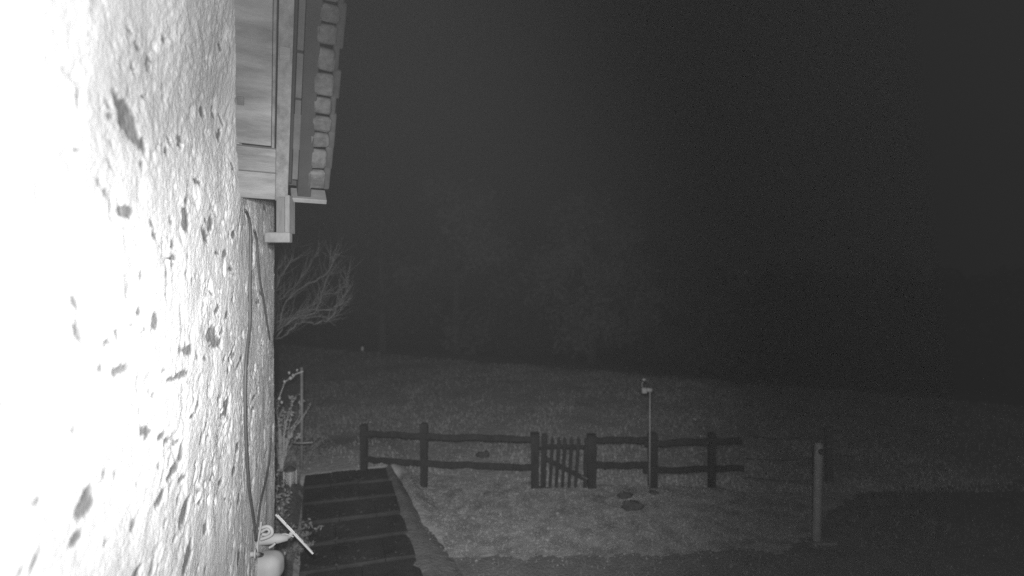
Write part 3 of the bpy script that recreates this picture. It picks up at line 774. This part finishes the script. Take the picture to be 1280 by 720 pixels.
x = rng.uniform(0, 8, 20000); y = rng.uniform(4, 10, 20000); jx = x+rng.normal(0, .16, 20000); jy = y+rng.normal(0, .16, 20000); k = inside_yard(jx, jy); x, y = x[k], y[k]; z = ground_z(x, y)+.032
for i in range(len(x)):
    s = rng.uniform(.005, .017)*(1 if rng.rand() < .97 else 1.8); n0 = len(v)
    v += (oc*np.array([s, s*rng.uniform(.6, 1), s*.6])*rng.uniform(.8, 1.2, (6, 1))+np.array([x[i], y[i], z[i]])).tolist(); f += [tuple(n0+j for j in t) for t in of]
tag(raw_mesh('gravel_stones', v, f, M['pebble']), 'loose pale gravel stones scattered over the yard', None, None, 'stuff')

# ------------------------------------------------------------------ the dark wood beyond the field
def tree(px, ybase, d, wpx, ytop, seed, leafm, label, n=7000, group=None):
    rng = random.Random(seed); base = ap(px, ybase, d); k = d/640
    H = P(px, ytop, d).z-base.z; Rd = wpx/2*k
    t = thing('tree', base, label, 'tree', group)
    bm = bmesh.new(); tr = smooth_curve([Vector((0, 0, -.3)), Vector((rng.gauss(0, .1), rng.gauss(0, .1), H*.3)), Vector((rng.gauss(0, .2), rng.gauss(0, .2), H*.6)), Vector((0, 0, H*.9))], 4)
    tube(bm, tr, [.03*H*(1-.85*i/len(tr)) for i in range(len(tr))], 8)
    clumps = []
    for i in range(26):
        a = rng.uniform(0, 6.3); hz = rng.uniform(.12, .93); rr_ = Rd*math.sin(math.pi*min(1, .16+hz*.86))**.7*rng.uniform(.35, .95)
        c = Vector((math.cos(a)*rr_, math.sin(a)*rr_, hz*H)); clumps.append((c, rng.uniform(.22, .4)*Rd))
        s = Vector((0, 0, max(.1, hz*H-.35*rr_)))
        tube(bm, [s, (s+c)/2+Vector((0, 0, .1)), c], [.010*H, .006*H, .002*H], 5)
    link_mesh('trunk', bm, M['bark_far'], t, True)
    v, f = [], []
    for _ in range(n):
        c, r = clumps[rng.randrange(26)]
        q = Vector((rng.gauss(0, 1), rng.gauss(0, 1), rng.gauss(0, .8))); q = q.normalized()*r*rng.random()**.4
        blob_leaf(v, f, c+q, rng.uniform(.07, .17)*(.6+.03*d), rng)
    raw_mesh('crown', v, f, leafm, t)
GRP = 'trees of the dark wood beyond the field'
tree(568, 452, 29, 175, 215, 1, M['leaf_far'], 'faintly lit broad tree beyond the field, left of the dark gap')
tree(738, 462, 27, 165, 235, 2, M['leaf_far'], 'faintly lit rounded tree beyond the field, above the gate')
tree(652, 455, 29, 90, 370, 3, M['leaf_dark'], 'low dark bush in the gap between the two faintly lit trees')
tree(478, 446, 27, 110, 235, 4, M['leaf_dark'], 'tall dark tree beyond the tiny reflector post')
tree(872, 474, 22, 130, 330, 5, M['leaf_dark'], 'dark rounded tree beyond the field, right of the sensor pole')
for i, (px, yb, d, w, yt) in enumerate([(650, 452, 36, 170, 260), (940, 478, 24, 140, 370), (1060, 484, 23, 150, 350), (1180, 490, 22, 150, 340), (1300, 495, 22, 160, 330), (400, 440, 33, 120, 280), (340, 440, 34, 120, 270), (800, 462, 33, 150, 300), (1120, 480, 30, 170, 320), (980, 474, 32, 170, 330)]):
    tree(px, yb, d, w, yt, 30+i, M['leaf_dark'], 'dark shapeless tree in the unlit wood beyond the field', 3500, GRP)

# ------------------------------------------------------------------ thin night mist in the lamp's beam
bm = bmesh.new(); box(bm, (-160, -50, -3.0), (160, 270, 13))
hz = link_mesh('haze', bm, [], None)
m = bpy.data.materials.new('night mist'); m.use_nodes = True; nt = m.node_tree
nt.nodes.remove(nt.nodes['Principled BSDF'])
pv = nt.nodes.new('ShaderNodeVolumePrincipled'); pv.inputs['Color'].default_value = (1, 1, 1, 1)
pv.inputs['Density'].default_value = 0.00035; pv.inputs['Anisotropy'].default_value = 0.0
nt.links.new(pv.outputs[0], nt.nodes['Material Output'].inputs['Volume'])
hz.data.materials.append(m); tag(hz, 'thin night mist hanging over the garden and field', None, None, 'stuff')
